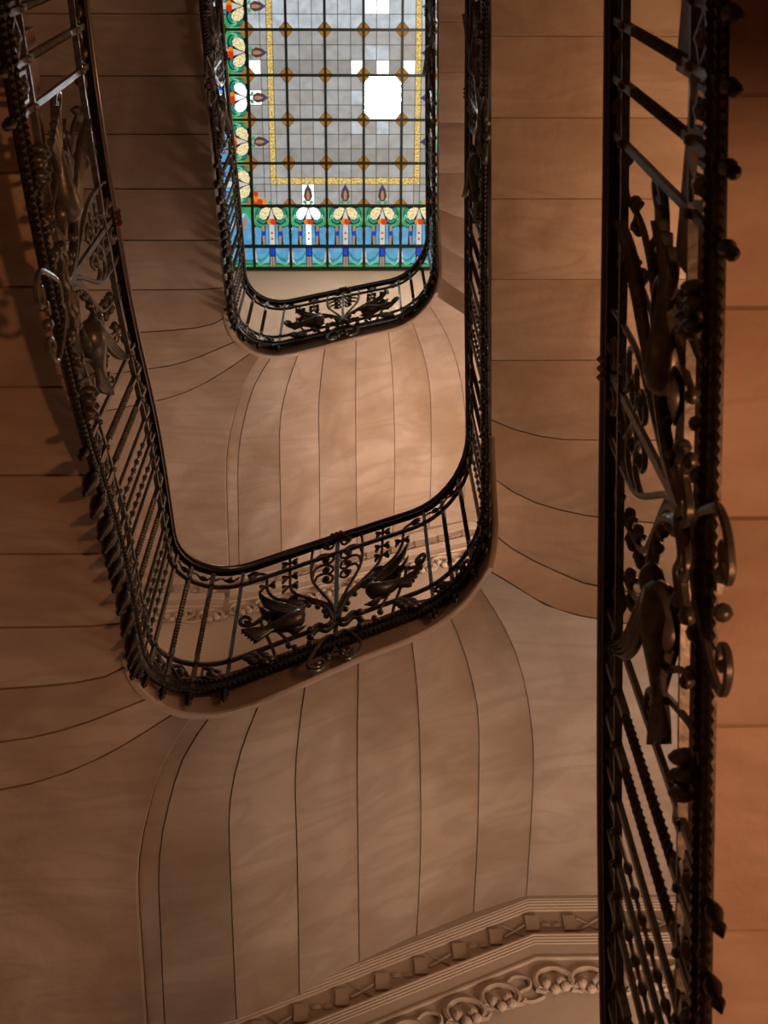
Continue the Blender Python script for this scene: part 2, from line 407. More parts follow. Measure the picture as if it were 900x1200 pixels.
        def tail():
            return blade([(-.42, -1.225), (-.55, -1.165), (-.668, -1.095)], [(-.42, -1.27), (-.49, -1.315), (-.548, -1.365)], -0.03, 0.0, 5, 0.02)
        part('tail', ('tail', g), tail, parent=dv)
        def perch():
            mb = MB(); leaf_mb(mb, [Q(-0.345 * g, -1.372, -0.03), Q(-0.29 * g, -1.42, -0.03), Q(-0.21 * g, -1.395, -0.03)], 0.032); return mb
        part('perch_leaf', ('perch', g), perch)
        # rose: centre ball and six petals
        ctr = Q(-0.530 * g, -1.615, -0.03)
        rose = obj('rose', cached('rose_ball', lambda: bead_mesh(0.03)), root, ctr)
        def petal():
            mb = MB(); mb.ball((0, 0, 0), 0.046, 8, 5, (1, 0.5, 0.8)); return mb.mesh('petal', M['iron'])
        x, y, nx, ny = plan(s0 - 0.53 * g * sc)
        for k in range(6):
            a = k * math.pi / 3; dx, dz = 0.066 * math.cos(a), 0.05 * math.sin(a)
            obj('petal', cached('petal', petal), rose, (ny * dx, -nx * dx, dz))
    for off, v0 in ((0.0, -1.46), (1.0, -1.54)):
        def wavy():
            P = [(t / 20 * 0.19, v0 + 0.032 * math.cos(t / 20 * math.pi * 3.0)) for t in range(-20, 21)]
            mb = MB(); mb.tube([Q(t, v, -0.02) for t, v in P], 0.017, 6); return mb
        part('wavy_bar', ('wavy', off), wavy)

def make_balustrade(root, a, b, centres):
    rng = (round(a, 2), round(b, 2))
    def rail():
        mb = MB(); pr = []
        for k in range(12):
            an = 2 * math.pi * k / 12; pr.append((0.0 + 0.036 * math.cos(an), -0.005 + 0.036 * math.sin(an)))
        return sweep(mb, a, b, pr).mesh('handrail', M['wood'])
    obj('handrail', cached(('rail', rng), rail), root)
    def bar(name, key, prof):
        obj(name, cached((key, rng), lambda: sweep(MB(), a, b, prof).mesh(name, M['iron_dark' if key in ('band', 'core') else 'iron'], False)), root)
    bar('rail_core', 'core', [(-0.022, -0.075), (0.022, -0.075), (0.022, -0.042), (-0.022, -0.042)])
    for nm, key, v in (('upper_bar', 'up', V_UP), ('lower_bar', 'low', V_LOW)):
        bar(nm, key, [(-0.015, v - 0.012), (0.015, v - 0.012), (0.015, v + 0.012), (-0.015, v + 0.012)])
    bar('base_band', 'band', [(-0.012, V_BAND - 0.055), (0.014, V_BAND - 0.055), (0.014, V_BAND + 0.055), (-0.012, V_BAND + 0.055)])
    for k, v in enumerate((V_BAND + 0.055, V_BAND - 0.055)):
        def rope():
            ss = srange(a, b, 0.0165); mb = MB()
            mb.tube([F3(s, v, -0.012) for s in ss], [0.020 if i % 2 else 0.011 for i in range(len(ss))], 5); return mb.mesh('bead_rope', M['iron_dark'])
        obj('bead_rope', cached(('rope', k, rng), rope), root)
    # balusters
    seq = [(0.2, 't'), (0.4, 't'), (0.58, 'p'), (0.68, 'o'), (0.78, 'p'), (0.88, 'o'), (0.98, 'p'), (1.17, 't'), (1.36, 't'), (1.55, 'p'), (1.66, 'o'), (1.77, 'p'), (1.88, 'o'), (2.0, 'p'), (2.19, 't'), (2.38, 't')]
    E0, E1, E2 = 0.73, 3.31, 5.05
    lst = [(E0, 'p')] + [(E0 + o, k) for o, k in seq] + [(E1, 'p'), (E2, 'p')] + [(E2 + o, k) for o, k in seq if E2 + o < 7.4]
    lst = [(g * s + (0.028 if abs(s) == E0 else 0), k) for g in (1, -1) for s, k in lst]
    lst = sorted((s, k) for s, k in lst if a < s < b)
    mesh = {'p': cached('plain', plain_bar), 't': cached('twist', twisted_bar), 'o': cached('beaded', beaded_bar)}
    nm = {'p': 'baluster', 't': 'twisted_baluster', 'o': 'beaded_baluster'}
    bolt = cached('bolt', bolt_mesh); pend = cached('pend', pendant_mesh); lpend = cached('lpend', long_pendant_mesh)
    sqm = [cached('sq', lambda: square_mesh(False)), cached('dia', lambda: square_mesh(True))]; boss = cached('boss', rosette_mesh)
    for i, (s, k) in enumerate(lst):
        x, y, nx, ny = plan(s); rz = math.atan2(ny, nx) - math.pi / 2
        bo = obj(nm[k], mesh[k], root, F3(s, V_BAND), rz)
        obj('bolt', bolt, bo, (0, -0.014, V_LOW - V_BAND)); obj('bolt', bolt, bo, (0, -0.014, V_UP - V_BAND))
        obj('pendant', lpend if abs(s) > 1.45 and abs(s) < 3.2 and s < 0 else pend, root, F3(s, V_BAND - 0.12, 0.0))
        if i + 1 < len(lst):
            s2 = lst[i + 1][0]
            if 0.16 < s2 - s < 0.27:
                sm = (s + s2) / 2; x, y, nx, ny = plan(sm)
                so = obj('square_ornament', sqm[1 if i % 3 == 2 else 0], root, F3(sm, (V_LOW + V_BAND) / 2 + 0.02), math.atan2(ny, nx) - math.pi / 2)
                obj('boss', boss, so)
        if i + 1 < len(lst) and 0.16 < lst[i + 1][0] - s < 0.27:
            sm = (s + lst[i + 1][0]) / 2
            def vine(sm=sm):
                mb = MB(); P = [F3(sm + (q - 4) * 0.022, -0.19 + 0.035 * math.sin(q * 0.9), 0) for q in range(9)]
                mb.tube(P, 0.009, 5); return mb.mesh('vine', M['iron'])
            vo = obj('vine', cached(('vine', round(sm, 3)), vine), root)
            def vleaf(sm=sm):
                mb = MB(); leaf_mb(mb, [F3(sm - 0.02, -0.2, 0), F3(sm + 0.02, -0.225, -0.015), F3(sm + 0.06, -0.24, -0.01)], 0.022); return mb.mesh('leaf', M['iron'])
            obj('leaf', cached(('vleaf', round(sm, 3)), vleaf), vo)
    for c, sc, tag in centres:
        make_panel(root, c, sc, tag)
        for dz in (-1.78,):
            pass
        # collar on the handrail above the panel
        def collar():
            mb = MB()
            for k in range(3):
                p0, p1 = F3(c + (k - 1) * 0.034 - 0.012, -0.005, 0.0), F3(c + (k - 1) * 0.034 + 0.012, -0.005, 0.0)
                mb.tube([p0, [(p0[i] + p1[i]) / 2 for i in range(3)], p1], [0.040, 0.050, 0.040], 12)
            return mb.mesh('handrail_collar', M['bronze'])
        obj('handrail_collar', cached(('collar', tag), collar), root)

PE = (0.028, 1.0, 'end'); PLt = (-4.18, 1.22, 'left'); PRt = (4.18, 1.22, 'right')
b1 = empty('stair_balustrade', (0, 0, -HF), category='balustrade', group='iron stair balustrades',
           label='lowest black iron balustrade, close and upright along the right edge of the stairwell')
b2 = empty('stair_balustrade', (0, 0, 0), category='balustrade', group='iron stair balustrades',
           label='middle black iron balustrade curving in a wide U with two iron doves and scrolls')
b3 = empty('stair_balustrade', (0, 0, HF), category='balustrade', group='iron stair balustrades',
           label='topmost small black iron balustrade turning directly below the stained glass skylight')
make_balustrade(b1, -1.3, 7.4, [PRt])
make_balustrade(b2, -7.0, 7.4, [PE, PLt, PRt])
make_balustrade(b3, -7.0, 7.4, [PE, PLt, PRt])

# ------------------------------------------------------------------ stone flights
DW, XLW, XRW = 7.9, -4.15, 3.85
J = {
'L5': (7.12, [(-1.43,3.00),(-4.14,3.0)]), 'L4': (7.35, [(-1.43,3.585),(-4.14,3.585)]), 'L3': (7.55, [(-1.42,4.15),(-1.78,4.17),(-4.14,4.18)]),
'L2': (7.68, [(-1.39,4.50),(-1.60,4.61),(-1.86,4.65),(-2.22,4.68),(-3.0,4.72),(-4.14,4.74)]),
'L1': (7.80, [(-1.33,4.83),(-1.74,5.01),(-2.02,5.10),(-2.30,5.15),(-3.1,5.25),(-4.14,5.3)]),
'L0': (7.90, [(-1.19,5.01),(-1.50,5.23),(-1.79,5.40),(-2.08,5.52),(-2.37,5.59),(-3.2,5.75),(-4.14,5.85)]),
'J0': (7.98, [(-1.08,5.05),(-1.29,5.43),(-1.46,6.01),(-1.52,6.41),(-1.53,6.86),(-1.54,7.64),(-1.54,7.89)]),
'JB': (8.02, [(-0.95,5.08),(-1.17,5.45),(-1.33,6.01),(-1.385,6.41),(-1.40,6.86),(-1.42,7.64),(-1.42,7.89)]),
'J1': (8.17, [(-0.66,5.12),(-0.79,5.48),(-0.88,5.89),(-0.90,6.31),(-0.91,7.38),(-0.91,7.89)]),
'J2': (8.42, [(-0.355,5.12),(-0.40,5.44),(-0.44,5.89),(-0.44,6.53),(-0.45,7.89)]),
'J3': (8.74, [(0.01,5.12),(0.00,6.12),(0.01,7.89)]),
'J4': (9.03, [(0.40,5.12),(0.45,5.62),(0.48,6.32),(0.49,7.08),(0.47,7.89)]),
'J5': (9.30, [(0.69,5.06),(0.80,5.35),(0.88,5.65),(0.93,5.94),(0.95,6.41),(0.96,7.14),(0.95,7.89)]),
'J6': (9.50, [(0.91,4.91),(1.08,5.19),(1.21,5.47),(1.31,5.81),(1.38,6.21),(1.41,6.66),(1.41,7.89)]),
'R0': (9.50, [(0.98,4.78),(1.18,4.91),(1.45,5.09),(1.77,5.19),(2.6,5.32),(3.84,5.4)]),
'R1': (9.80, [(1.04,4.62),(1.25,4.79),(1.59,4.97),(1.84,5.07),(2.6,5.2),(3.84,5.24)]),
'R2': (10.10, [(1.045,4.28),(1.30,4.46),(1.61,4.57),(1.85,4.62),(2.6,4.7),(3.84,4.72)]),
'R3': (10.40, [(1.06,3.93),(1.33,4.04),(1.56,4.08),(1.87,4.10),(3.84,4.11)]),
'R4': (10.66, [(1.07,3.53),(3.84,3.53)]), 'R5': (10.90, [(1.07,2.945),(3.84,2.945)]),
}
def resample(P, n=15):
    P = np.array(cr(P, 6)); L = np.concatenate([[0], np.cumsum(np.hypot(*np.diff(P, axis=0).T))]); t = np.linspace(0, L[-1], n) 
    return np.column_stack([np.interp(t, L, P[:, 0]), np.interp(t, L, P[:, 1])])
def block(za, A, zb, B, n=15):
    """one stair stone: warped soffit with chamfered arrises, level tread on top"""
    A = resample(A, n); B = resample(B, n); e = 0.007; rec = 0.012; V = []; Fs = []; top = max(za, zb) + 0.33
    for i in range(n):
        a, b = A[i], B[i]; d = (b - a); L = max(np.hypot(*d), 1e-6); k = min(0.25, e / L)
        p, q = a + d * k, b - d * k
        V += [(a[0], a[1], top), (a[0], a[1], za + rec), (p[0], p[1], za), (q[0], q[1], zb), (b[0], b[1], zb + rec), (b[0], b[1], top)]
    for i in range(n - 1):
        for j in range(6): Fs.append((i*6 + j, i*6 + (j+1) % 6, (i+1)*6 + (j+1) % 6, (i+1)*6 + j))
    Fs += [(5, 4, 3, 2, 1, 0), tuple((n-1)*6 + j for j in range(6))]
    mb = MB(); mb.add(V, Fs); return mb
def slab(P, z0, z1):
    """flat landing stone with chamfered lower arris"""
    n = len(P); c = np.mean(P, axis=0); V = [(x, y, z1) for x, y in P] + [(x, y, z0 + 0.012) for x, y in P]
    Fs = [tuple(range(n))] + [(i, (i+1) % n, n + (i+1) % n, n + i) for i in range(n)]
    I = []
    for i in range(n):
        a, b, d = np.array(P[i-1]), np.array(P[i]), np.array(P[(i+1) % n])
        t = (d - a); t = t / max(np.hypot(*t), 1e-6); nn = np.array([t[1], -t[0]])
        if np.dot(c - b, nn) < 0: nn = -nn
        I.append(b + nn * 0.007)
    V += [(p[0], p[1], z0) for p in I]
    Fs += [(n + i, n + (i+1) % n, 2*n + (i+1) % n, 2*n + i) for i in range(n)] + [tuple(2*n + i for i in range(n-1, -1, -1))]
    mb = MB(); mb.add(V, Fs); return mb
def fixnormals(me):
    import bmesh
    bm = bmesh.new(); bm.from_mesh(me); bmesh.ops.recalc_face_normals(bm, faces=bm.faces); bm.to_mesh(me); bm.free()
def stone(key, mb_fn, name, root):
    def mk():
        me = mb_fn().mesh(name, M['marble'], True); fixnormals(me); return me
    return obj(name, cached(('stone', key), mk), root)
def make_stair(root, left=True):
    ks = ['J0', 'JB', 'J1', 'J2', 'J3', 'J4', 'J5', 'J6']
    for a, b in zip(ks[:-1], ks[1:]): stone((a, b), lambda: block(*J[a], *J[b]), 'stone_step', root)
    ks = ['R0', 'R1', 'R2', 'R3', 'R4', 'R5']
    for a, b in zip(ks[:-1], ks[1:]): stone((a, b), lambda: block(*J[a], *J[b]), 'stone_step', root)
    reg = cached('reg_r', lambda: None)
    for k in range(8):
        y, z = 2.945 - 0.583 * k, 10.90 + 0.235 * k
        if k == 0:
            def mk():
                me = block(0, [(0, 0), (2.77, 0)], 0.235, [(0, -0.583), (2.77, -0.583)], 4).mesh('stone_step', M['marble'], False); fixnormals(me); return me
        obj('stone_step', cached('regular_right', mk), root, (1.07, y, z))
    lr = [resample(J['J6'][1], 15), resample(J['R0'][1], 12)]
    P = [tuple(p) for p in lr[1]] + [(3.84, 7.89)] + [tuple(p) for p in lr[0][::-1]]
    stone('slabR', lambda: slab(P, 9.50, 9.85), 'landing_or_shade_slab', root)
    P2 = [tuple(p) for p in resample(J['L0'][1], 12)] + [(-4.14, 7.89)] + [tuple(p) for p in resample(J['J0'][1], 15)[::-1]]
    stone('slabL', lambda: slab(P2, 7.90, 8.30), 'landing_or_shade_slab', root)
    stone('inner_string', inner_string, 'inner_string', root)
    if left:
        ks = ['L5', 'L4', 'L3', 'L2', 'L1', 'L0']
        for a, b in zip(ks[:-1], ks[1:]): stone((a, b), lambda: block(*J[a], *J[b]), 'stone_step', root)
        for k in range(8):
            def mk():
                me = block(0, [(0, 0), (-2.71, 0)], -0.235, [(0, -0.585), (-2.71, -0.585)], 4).mesh('stone_step', M['marble'], False); fixnormals(me); return me
            obj('stone_step', cached('regular_left', mk), root, (-1.43, 3.0 - 0.585 * k, 7.12 - 0.235 * k))
SOF = [(-1.60, 7.62), (-1.49, 7.68), (-1.2, 7.8), (-0.95, 7.9), (-0.88, 7.94), (-0.48, 8.17), (-0.18, 8.42), (0.19, 8.74), (0.58, 9.03), (0.87, 9.30), (1.15, 9.5), (1.25, 9.5), (1.45, 9.8), (1.7, 10.1), (2.05, 10.4)]
def inner_string():
    ss = srange(-1.55, 1.95, 0.07); V = []
    for s in ss:
        zb = float(np.interp(s, [q[0] for q in SOF], [q[1] for q in SOF])) - 0.035; zt_ = max(zh(s) - 1.55, zb + 0.1)
        x, y, nx, ny = plan(s)
        for n, z in ((0.035, zb + 0.012), (0.047, zb), (0.08, zb), (0.08, zt_), (0.035, zt_)): V.append((x + nx * n, y + ny * n, z))
    Fs = [(i*5 + j, (i+1)*5 + j, (i+1)*5 + (j+1) % 5, i*5 + (j+1) % 5) for i in range(len(ss) - 1) for j in range(5)]
    Fs += [(0, 1, 2, 3, 4), tuple((len(ss)-1)*5 + j for j in (4, 3, 2, 1, 0))]
    mb = MB(); mb.add(V, Fs); return mb
def shade_slab():  # added unseen slab, placed to shade the near end of the lowest right soffit
    mb = MB(); mb.box((2.45, -1.46, 1.08), (1.37, 2.26, 0.12)); return mb
st1 = empty('stone_stair', (0, 0, -HF), category='staircase', group='stone stair flights', label='lowest stone stair flight, strip of orange stone at far right behind near railing')
st2 = empty('stone_stair', (0, 0, 0), category='staircase', group='stone stair flights', label='middle marble stair flight, fan of soffit stones filling the lower half below dove railing')
st3 = empty('stone_stair', (0, 0, HF), category='staircase', group='stone stair flights', label='highest marble stair flight, pale soffit stones seen through the middle of the stairwell')
make_stair(st1); stone('shade_slab', lambda: shade_slab(), 'landing_or_shade_slab', st1).location = (0, 0, HF * S); make_stair(st2); make_stair(st3)

# ------------------------------------------------------------------ room shell
ZF, ZC = -2.45, 30.0
def wall(name, c, h, mat):
    mb = MB(); mb.box(c, h); return obj(name, mb.mesh(name, M[mat], False), None, kind='structure')
wall('floor', (-0.15, 2.2, ZF - 0.1), (4.3, 6.0, 0.1), 'stone_floor')
wall('wall_end', (-0.15, DW + 0.1, (ZF + ZC) / 2), (4.3, 0.1, (ZC - ZF) / 2), 'plaster')
wall('wall_left', (XLW - 0.1, 2.2, (ZF + ZC) / 2), (0.1, 6.0, (ZC - ZF) / 2), 'plaster')
wall('wall_right', (XRW + 0.1, 2.2, (ZF + ZC) / 2), (0.1, 6.0, (ZC - ZF) / 2), 'plaster')
wall('wall_back', (-0.15, -3.9, (ZF + ZC) / 2), (4.3, 0.1, (ZC - ZF) / 2), 'plaster')

# ------------------------------------------------------------------ frieze under the soffit, end wall
def tr_profile(mb, path, prof):
    k = len(prof); V = []
    for x, z in path: V += [(x, DW - n, z + dz) for n, dz in prof]
    Fs = [(i*k + j, (i+1)*k + j, (i+1)*k + (j+1) % k, i*k + (j+1) % k) for i in range(len(path) - 1) for j in range(k)]
    Fs += [tuple(range(k)), tuple((len(path)-1)*k + j for j in range(k-1, -1, -1))]
    return mb.add(V, Fs)
TOPP = [(0, 0.1), (0.07, 0.1), (0.07, -0.010), (0.062, -0.013), (0.062, -0.028), (0.05, -0.032), (0.047, -0.048), (0.034, -0.052), (0.034, -0.068), (0.02, -0.072), (0.02, -0.085), (0, -0.09)]
MIDP = [(0, -0.41), (0.055, -0.41), (0.055, -0.428), (0.046, -0.432), (0.046, -0.452), (0.037, -0.456), (0.037, -0.476), (0.028, -0.48), (0.028, -0.50), (0.02, -0.505), (0.015, -0.56), (0.012, -0.635), (0.024, -0.64), (0.024, -0.662), (0.0, -0.667)]
TR = {'left': [(-4.15, 7.93), (-1.56, 7.93)], 'main': [(-1.50, 8.03), (-0.9, 8.24), (1.42, 9.47), (3.85, 9.47)]}
def zt(path, x):
    return float(np.interp(x, [p[0] for p in path], [p[1] for p in path]))
def frieze(root):
    for key, path in TR.items():
        for nm, pr in (('cornice_moulding', TOPP), ('picture_moulding', MIDP)):
            def mk():
                me = tr_profile(MB(), path, pr).mesh(nm, M['plaster'], True); fixnormals(me); return me
            obj(nm, cached(('tr', key, nm), mk), root)
        x0, x1 = path[0][0], path[-1][0]
        x0 = max(x0, -3.2); x1 = min(x1, 3.2)
        k = 0; x = x0 + 0.14
        def blk():
            mb = MB(); mb.box((0, 0, 0), (0.052, 0.013, 0.088)); mb2 = mb
            return mb2.mesh('frieze_block', M['plaster'], False)
        def cross():
            mb = MB()
            for q in (1, -1):
                mb.tube([(-0.09, 0, -0.07 * q), (0.09, 0, 0.07 * q)], 0.011, 4)
            return mb.mesh('lattice', M['plaster'], False)
        def dot():
            mb = MB(); mb.ball((0, 0, 0), 0.034, 8, 4, (1.3, 0.4, 0.8)); return mb.mesh('stud', M['plaster'])
        while x < x1:
            z = zt(path, x) - 0.245
            obj('frieze_block', cached('blk', blk), root, (x, DW - 0.008, z))
            xm = x + 0.155; zm = zt(path, xm) - 0.255
            if k % 2 == 0: obj('lattice', cached('cross', cross), root, (xm, DW - 0.006, zm))
            else:
                for q in (-1, 1): obj('stud', cached('stud', dot), root, (xm + 0.045 * q, DW - 0.004, zm))
            x += 0.31; k += 1
        # carved cartouches: paired lobes holding fruit, joined by a strapwork curl
        def lobe():
            P = [(0.145 * math.cos(a), 0, 0.14 * math.sin(a)) for a in np.linspace(math.radians(-30), math.radians(215), 16)]
            P = [(0.19, -0.01, -0.02), (0.16, -0.01, -0.075)] + P + [(-0.14, 0, -0.10), (-0.07, -0.01, -0.13)]
            mb = MB(); mb.tube(P, [0.012, 0.018] + [0.026] * 16 + [0.02, 0.01], 6, True, 1.0); return mb.mesh('carved_lobe', M['plaster'])
        def hollow():
            mb = MB(); mb.ball((0, 0, 0), 0.125, 10, 5, (1, 0.12, 1)); return mb.mesh('carved_shell', M['plaster'])
        def fruit():
            mb = MB(); mb.ball((0, 0, 0), 0.043, 7, 5, (1, 0.9, 1)); return mb.mesh('carved_fruit', M['plaster'])
        def strap():
            mb = MB(); P = cr([(-0.15, 0, 0.03), (-0.08, 0, 0.10), (0.02, -0.01, 0.07), (0.03, -0.01, -0.02), (-0.03, 0, -0.05), (-0.10, 0, -0.12), (0.02, 0, -0.17), (0.13, 0, -0.12)], 4)
            mb.tube(P, 0.016, 5); return mb.mesh('carved_strap', M['plaster'])
        x = {'left': -3.1, 'main': -1.32}[key]; k = 0
        while x < x1 - 0.1:
            z = zt(path, x) - 0.92
            lo = obj('carved_lobe', cached('lobe', lobe), root, (x, DW - 0.02, z))
            obj('carved_shell', cached('hollow', hollow), lo, (0, 0.015, 0))
            for fx, fz in ((0.0, -0.11), (0.08, -0.08), (-0.06, -0.05), (0.05, -0.02)):
                obj('carved_fruit', cached('fruit', fruit), lo, (fx, -0.02, fz))
            if k % 2: obj('carved_strap', cached('strap', strap), root, (x + 0.21, DW - 0.014, zt(path, x + 0.21) - 0.90))
            x += 0.28 if k % 2 == 0 else 0.43; k += 1
for k, dz in ((1, 0), (2, HF)):
    t = empty('trim_%d' % k, (0, 0, dz), kind='structure'); frieze(t)

# ------------------------------------------------------------------ stained glass skylight
GL = {
 'field1': ((0.82, 0.84, 0.84), 0.39, 0.15), 'field2': ((0.85, 0.84, 0.81), 0.34, 0.15), 'field_beam_shade': ((0.84, 0.84, 0.80), 0.28, 0.15), 'field3': ((0.78, 0.87, 0.95), 0.58, 0.2),
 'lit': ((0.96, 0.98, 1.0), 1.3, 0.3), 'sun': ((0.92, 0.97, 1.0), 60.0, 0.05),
 'amber': ((0.75, 0.30, 0.02), 0.45, 0.1), 'gold': ((0.85, 0.62, 0.20), 0.72, 0.85), 'wing': ((0.90, 0.76, 0.42), 0.85, 0.6),
 'green': ((0.07, 0.48, 0.17), 0.62, 0.25), 'teal': ((0.02, 0.36, 0.30), 0.62, 0.25), 'mint': ((0.30, 0.75, 0.42), 0.65, 0.25), 'sky': ((0.13, 0.45, 0.75), 0.68, 0.25),
 'blue': ((0.01, 0.07, 0.75), 0.6, 0.15), 'red': ((0.80, 0.05, 0.01), 0.7, 0.1), 'orange': ((0.95, 0.30, 0.01), 0.75, 0.1),
 'beige': ((0.62, 0.42, 0.28), 0.5, 0.1), 'white': ((0.85, 0.88, 0.86), 0.6, 0.1), 'brown': ((0.25, 0.09, 0.05), 0.4, 0.1), 'violet': ((0.10, 0.10, 0.28), 0.5, 0.1)}
for k, (c, s_, sp) in GL.items():
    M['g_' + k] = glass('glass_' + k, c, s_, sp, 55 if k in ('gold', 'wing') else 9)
GZ = ZC - 0.02
sky = empty('window_1', (0, 0, GZ), kind='structure', label='stained glass skylight with gridded clear panes and a floral border of green, gold and blue')
CW, CH = 0.7786, 0.88
FX0, FY0 = -2.14, 6.495           # left edge and outer (lower) edge of the clear field
NC, NR = 5, 11
BW1, BW2, BH1, BH2 = 0.86, 0.46, 0.873, 0.465
def glasspoly(mb, P, lay, th=0.012):
    """pane: thin prism; lay lifts layered pieces toward the room"""
    n = len(P); z0, z1 = -0.012 * lay - th, -0.012 * lay
    a = sum(P[i][0] * P[(i+1) % n][1] - P[(i+1) % n][0] * P[i][1] for i in range(n))
    if a < 0: P = P[::-1]
    V = [(x, y, z0) for x, y in P] + [(x, y, z1) for x, y in P]
    return mb.add(V, [tuple(range(n-1, -1, -1)), tuple(range(n, 2*n))] + [(i, (i+1) % n, n + (i+1) % n, n + i) for i in range(n)])
def piece(name, P, mat, lay=0, inset=0.0, parent=None):
    c = (sum(p[0] for p in P) / len(P), sum(p[1] for p in P) / len(P))
    Q = [(p[0] - c[0], p[1] - c[1]) for p in P]
    if inset:
        ext = max(max(abs(x) for x, y in Q), max(abs(y) for x, y in Q)); k = max(0.5, 1 - inset / ext); Q = [(x * k, y * k) for x, y in Q]
    key = ('g', mat, lay, tuple((round(x, 3), round(y, 3)) for x, y in Q))
    me = cached(key, lambda: glasspoly(MB(), Q, lay).mesh(name, M['g_' + mat], False))
    return obj(name, me, parent or sky, (c[0], c[1], 0))
# backing bars
def gbar(x0, y0, x1, y1, wd, th, name='glazing_bar'):
    mb = MB(); mb.box(((x0 + x1) / 2, (y0 + y1) / 2, -0.03), (max(abs(x1 - x0) / 2, wd), max(abs(y1 - y0) / 2, wd), th))
    return obj(name, mb.mesh(name, M['came'], False), sky)
XS = [FX0 - BW1 - BW2, FX0 - BW1] + [FX0 + CW * k for k in range(NC + 1)] + [FX0 + CW * NC + BW1, FX0 + CW * NC + BW1 + BW2]
YT = FY0 - CH * NR
YS = [YT + CH * k for k in range(NR + 1)] + [FY0 + BH1, FY0 + BH1 + BH2]
for x in XS: gbar(x, YT, x, YS[-1], 0.027, 0.022)
for y in YS: gbar(XS[0], y, XS[-1], y, 0.027, 0.020)
# lead plate above the panes: the dark cames between the pieces
mb = MB(); mb.box(((XS[0] + XS[-1]) / 2, (YT + YS[-1]) / 2, 0.012), ((XS[-1] - XS[0]) / 2, (YS[-1] - YT) / 2, 0.008)); obj('lead_backing', mb.mesh('lead_backing', M['came'], False), sky)
LIT = {(0, 5, 0, 2), (2, 5, 2, 2), (3, 5, 1, 2), (4, 5, 0, 2), (3, 5, 1, 1), (3, 5, 0, 1), (2, 4, 2, 1), (3, 3, 1, 0), (2, 3, 2, 0),
       (1, 6, 1, 0), (2, 6, 0, 0), (2, 6, 2, 0), (3, 6, 1, 0), (3, 6, 1, 1), (4, 6, 0, 0), (1, 1, 1, 2), (1, 1, 1, 1), (3, 6, 2, 1), (2, 7, 1, 1), (3, 7, 1, 1), (0, 4, 0, 1)}
rest = {}
for i in range(NC):
    for r in range(NR):
        j = NR - 1 - r            # r counted outward-in: row r=0 touches the lower border
        row = j + 1               # label rows 1.. from the lower border
        x0, y0 = FX0 + i * CW, FY0 - (r + 1) * CH
        tri = 0.19
        xs = [0, 1/3, 2/3, 1]; ys = [0, 1/3, 2/3, 1]
        gx = (0.5, 0.655) if i == 0 else ((0.345, 0.5) if i == NC - 1 else None)
        gy = (0.345, 0.5) if r == 0 else None
        if gx: xs = [0, 1/3, gx[0], gx[1], 1] if i == 0 else [0, gx[0], gx[1], 2/3, 1]
        if gy: ys = [0, gy[0], gy[1], 2/3, 1]
        for a in range(len(xs) - 1):
            for b in range(len(ys) - 1):
                isg = (gx and xs[a] == gx[0] and not (r == 0 and ys[b] >= 0.49)) or (gy and ys[b] == gy[0] and not (i == 0 and xs[a] < gx[0]) and not (i == NC - 1 and xs[a] >= gx[1]))
                X0, X1, Y0, Y1 = xs[a], xs[a+1], ys[b], ys[b+1]; m = 0.008
                X0 += m; X1 -= m; Y0 += m; Y1 -= m
                cut = []
                P = [(X0, Y0), (X1, Y0), (X1, Y1), (X0, Y1)]
                if a == 0 and b == 0: P = [(X0 + tri, Y0), (X1, Y0), (X1, Y1), (X0, Y1), (X0, Y0 + tri)]
                if a == len(xs) - 2 and b == 0: P = [(X0, Y0), (X1 - tri, Y0), (X1, Y0 + tri), (X1, Y1), (X0, Y1)]
                if a == 0 and b == len(ys) - 2: P = [(X0, Y0), (X1, Y0), (X1, Y1), (X0 + tri, Y1), (X0, Y1 - tri)]
                if a == len(xs) - 2 and b == len(ys) - 2: P = [(X0, Y0), (X1, Y0), (X1, Y1 - tri), (X1 - tri, Y1), (X0, Y1)]
                P = [(x0 + x * CW, y0 + y * CH) for x, y in P]
                ca, cb = min(2, int((X0 + X1) / 2 * 3)), min(2, int((Y0 + Y1) / 2 * 3))
                if isg: mat = 'gold'
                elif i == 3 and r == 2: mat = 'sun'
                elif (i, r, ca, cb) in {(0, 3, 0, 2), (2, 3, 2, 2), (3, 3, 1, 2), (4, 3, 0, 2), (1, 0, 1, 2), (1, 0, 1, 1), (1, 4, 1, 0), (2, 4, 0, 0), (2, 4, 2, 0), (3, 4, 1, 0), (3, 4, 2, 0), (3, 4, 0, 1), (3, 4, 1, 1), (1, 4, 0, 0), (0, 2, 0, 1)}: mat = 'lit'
                elif (i, r, ca, cb) in {(3, 3, 1, 1), (3, 3, 0, 1), (2, 2, 2, 1), (3, 1, 1, 0), (2, 1, 2, 0), (3, 4, 2, 1), (1, 4, 1, 1)} or r >= 4: mat = 'field3'
                elif r in (1, 3) and b == len(ys) - 2: mat = 'field_beam_shade'  # dimmer glow paints the shade of beams above these panes
                else: mat = 'field1' if random.random() < 0.6 else 'field2'
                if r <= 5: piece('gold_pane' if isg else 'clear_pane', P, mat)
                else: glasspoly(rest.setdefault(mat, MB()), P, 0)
        for cx, cy in ((0, 0), (1, 0), (1, 1), (0, 1)):
            sx, sy = (1 if cx == 0 else -1), (1 if cy == 0 else -1); g = 0.035
            P = [(cx + sx * g, cy + sy * g), (cx + sx * (tri - g), cy + sy * g), (cx + sx * g, cy + sy * (tri - g))]
            P = [(x0 + x * CW, y0 + y * CH) for x, y in P]
            if r <= 5: piece('amber_corner', P, 'amber')
            else: glasspoly(rest.setdefault('amber', MB()), P, 0)
for k, mbx in rest.items():
    obj('far_pane', mbx.mesh('far_pane', M['g_' + k], False), sky, kind='stuff')

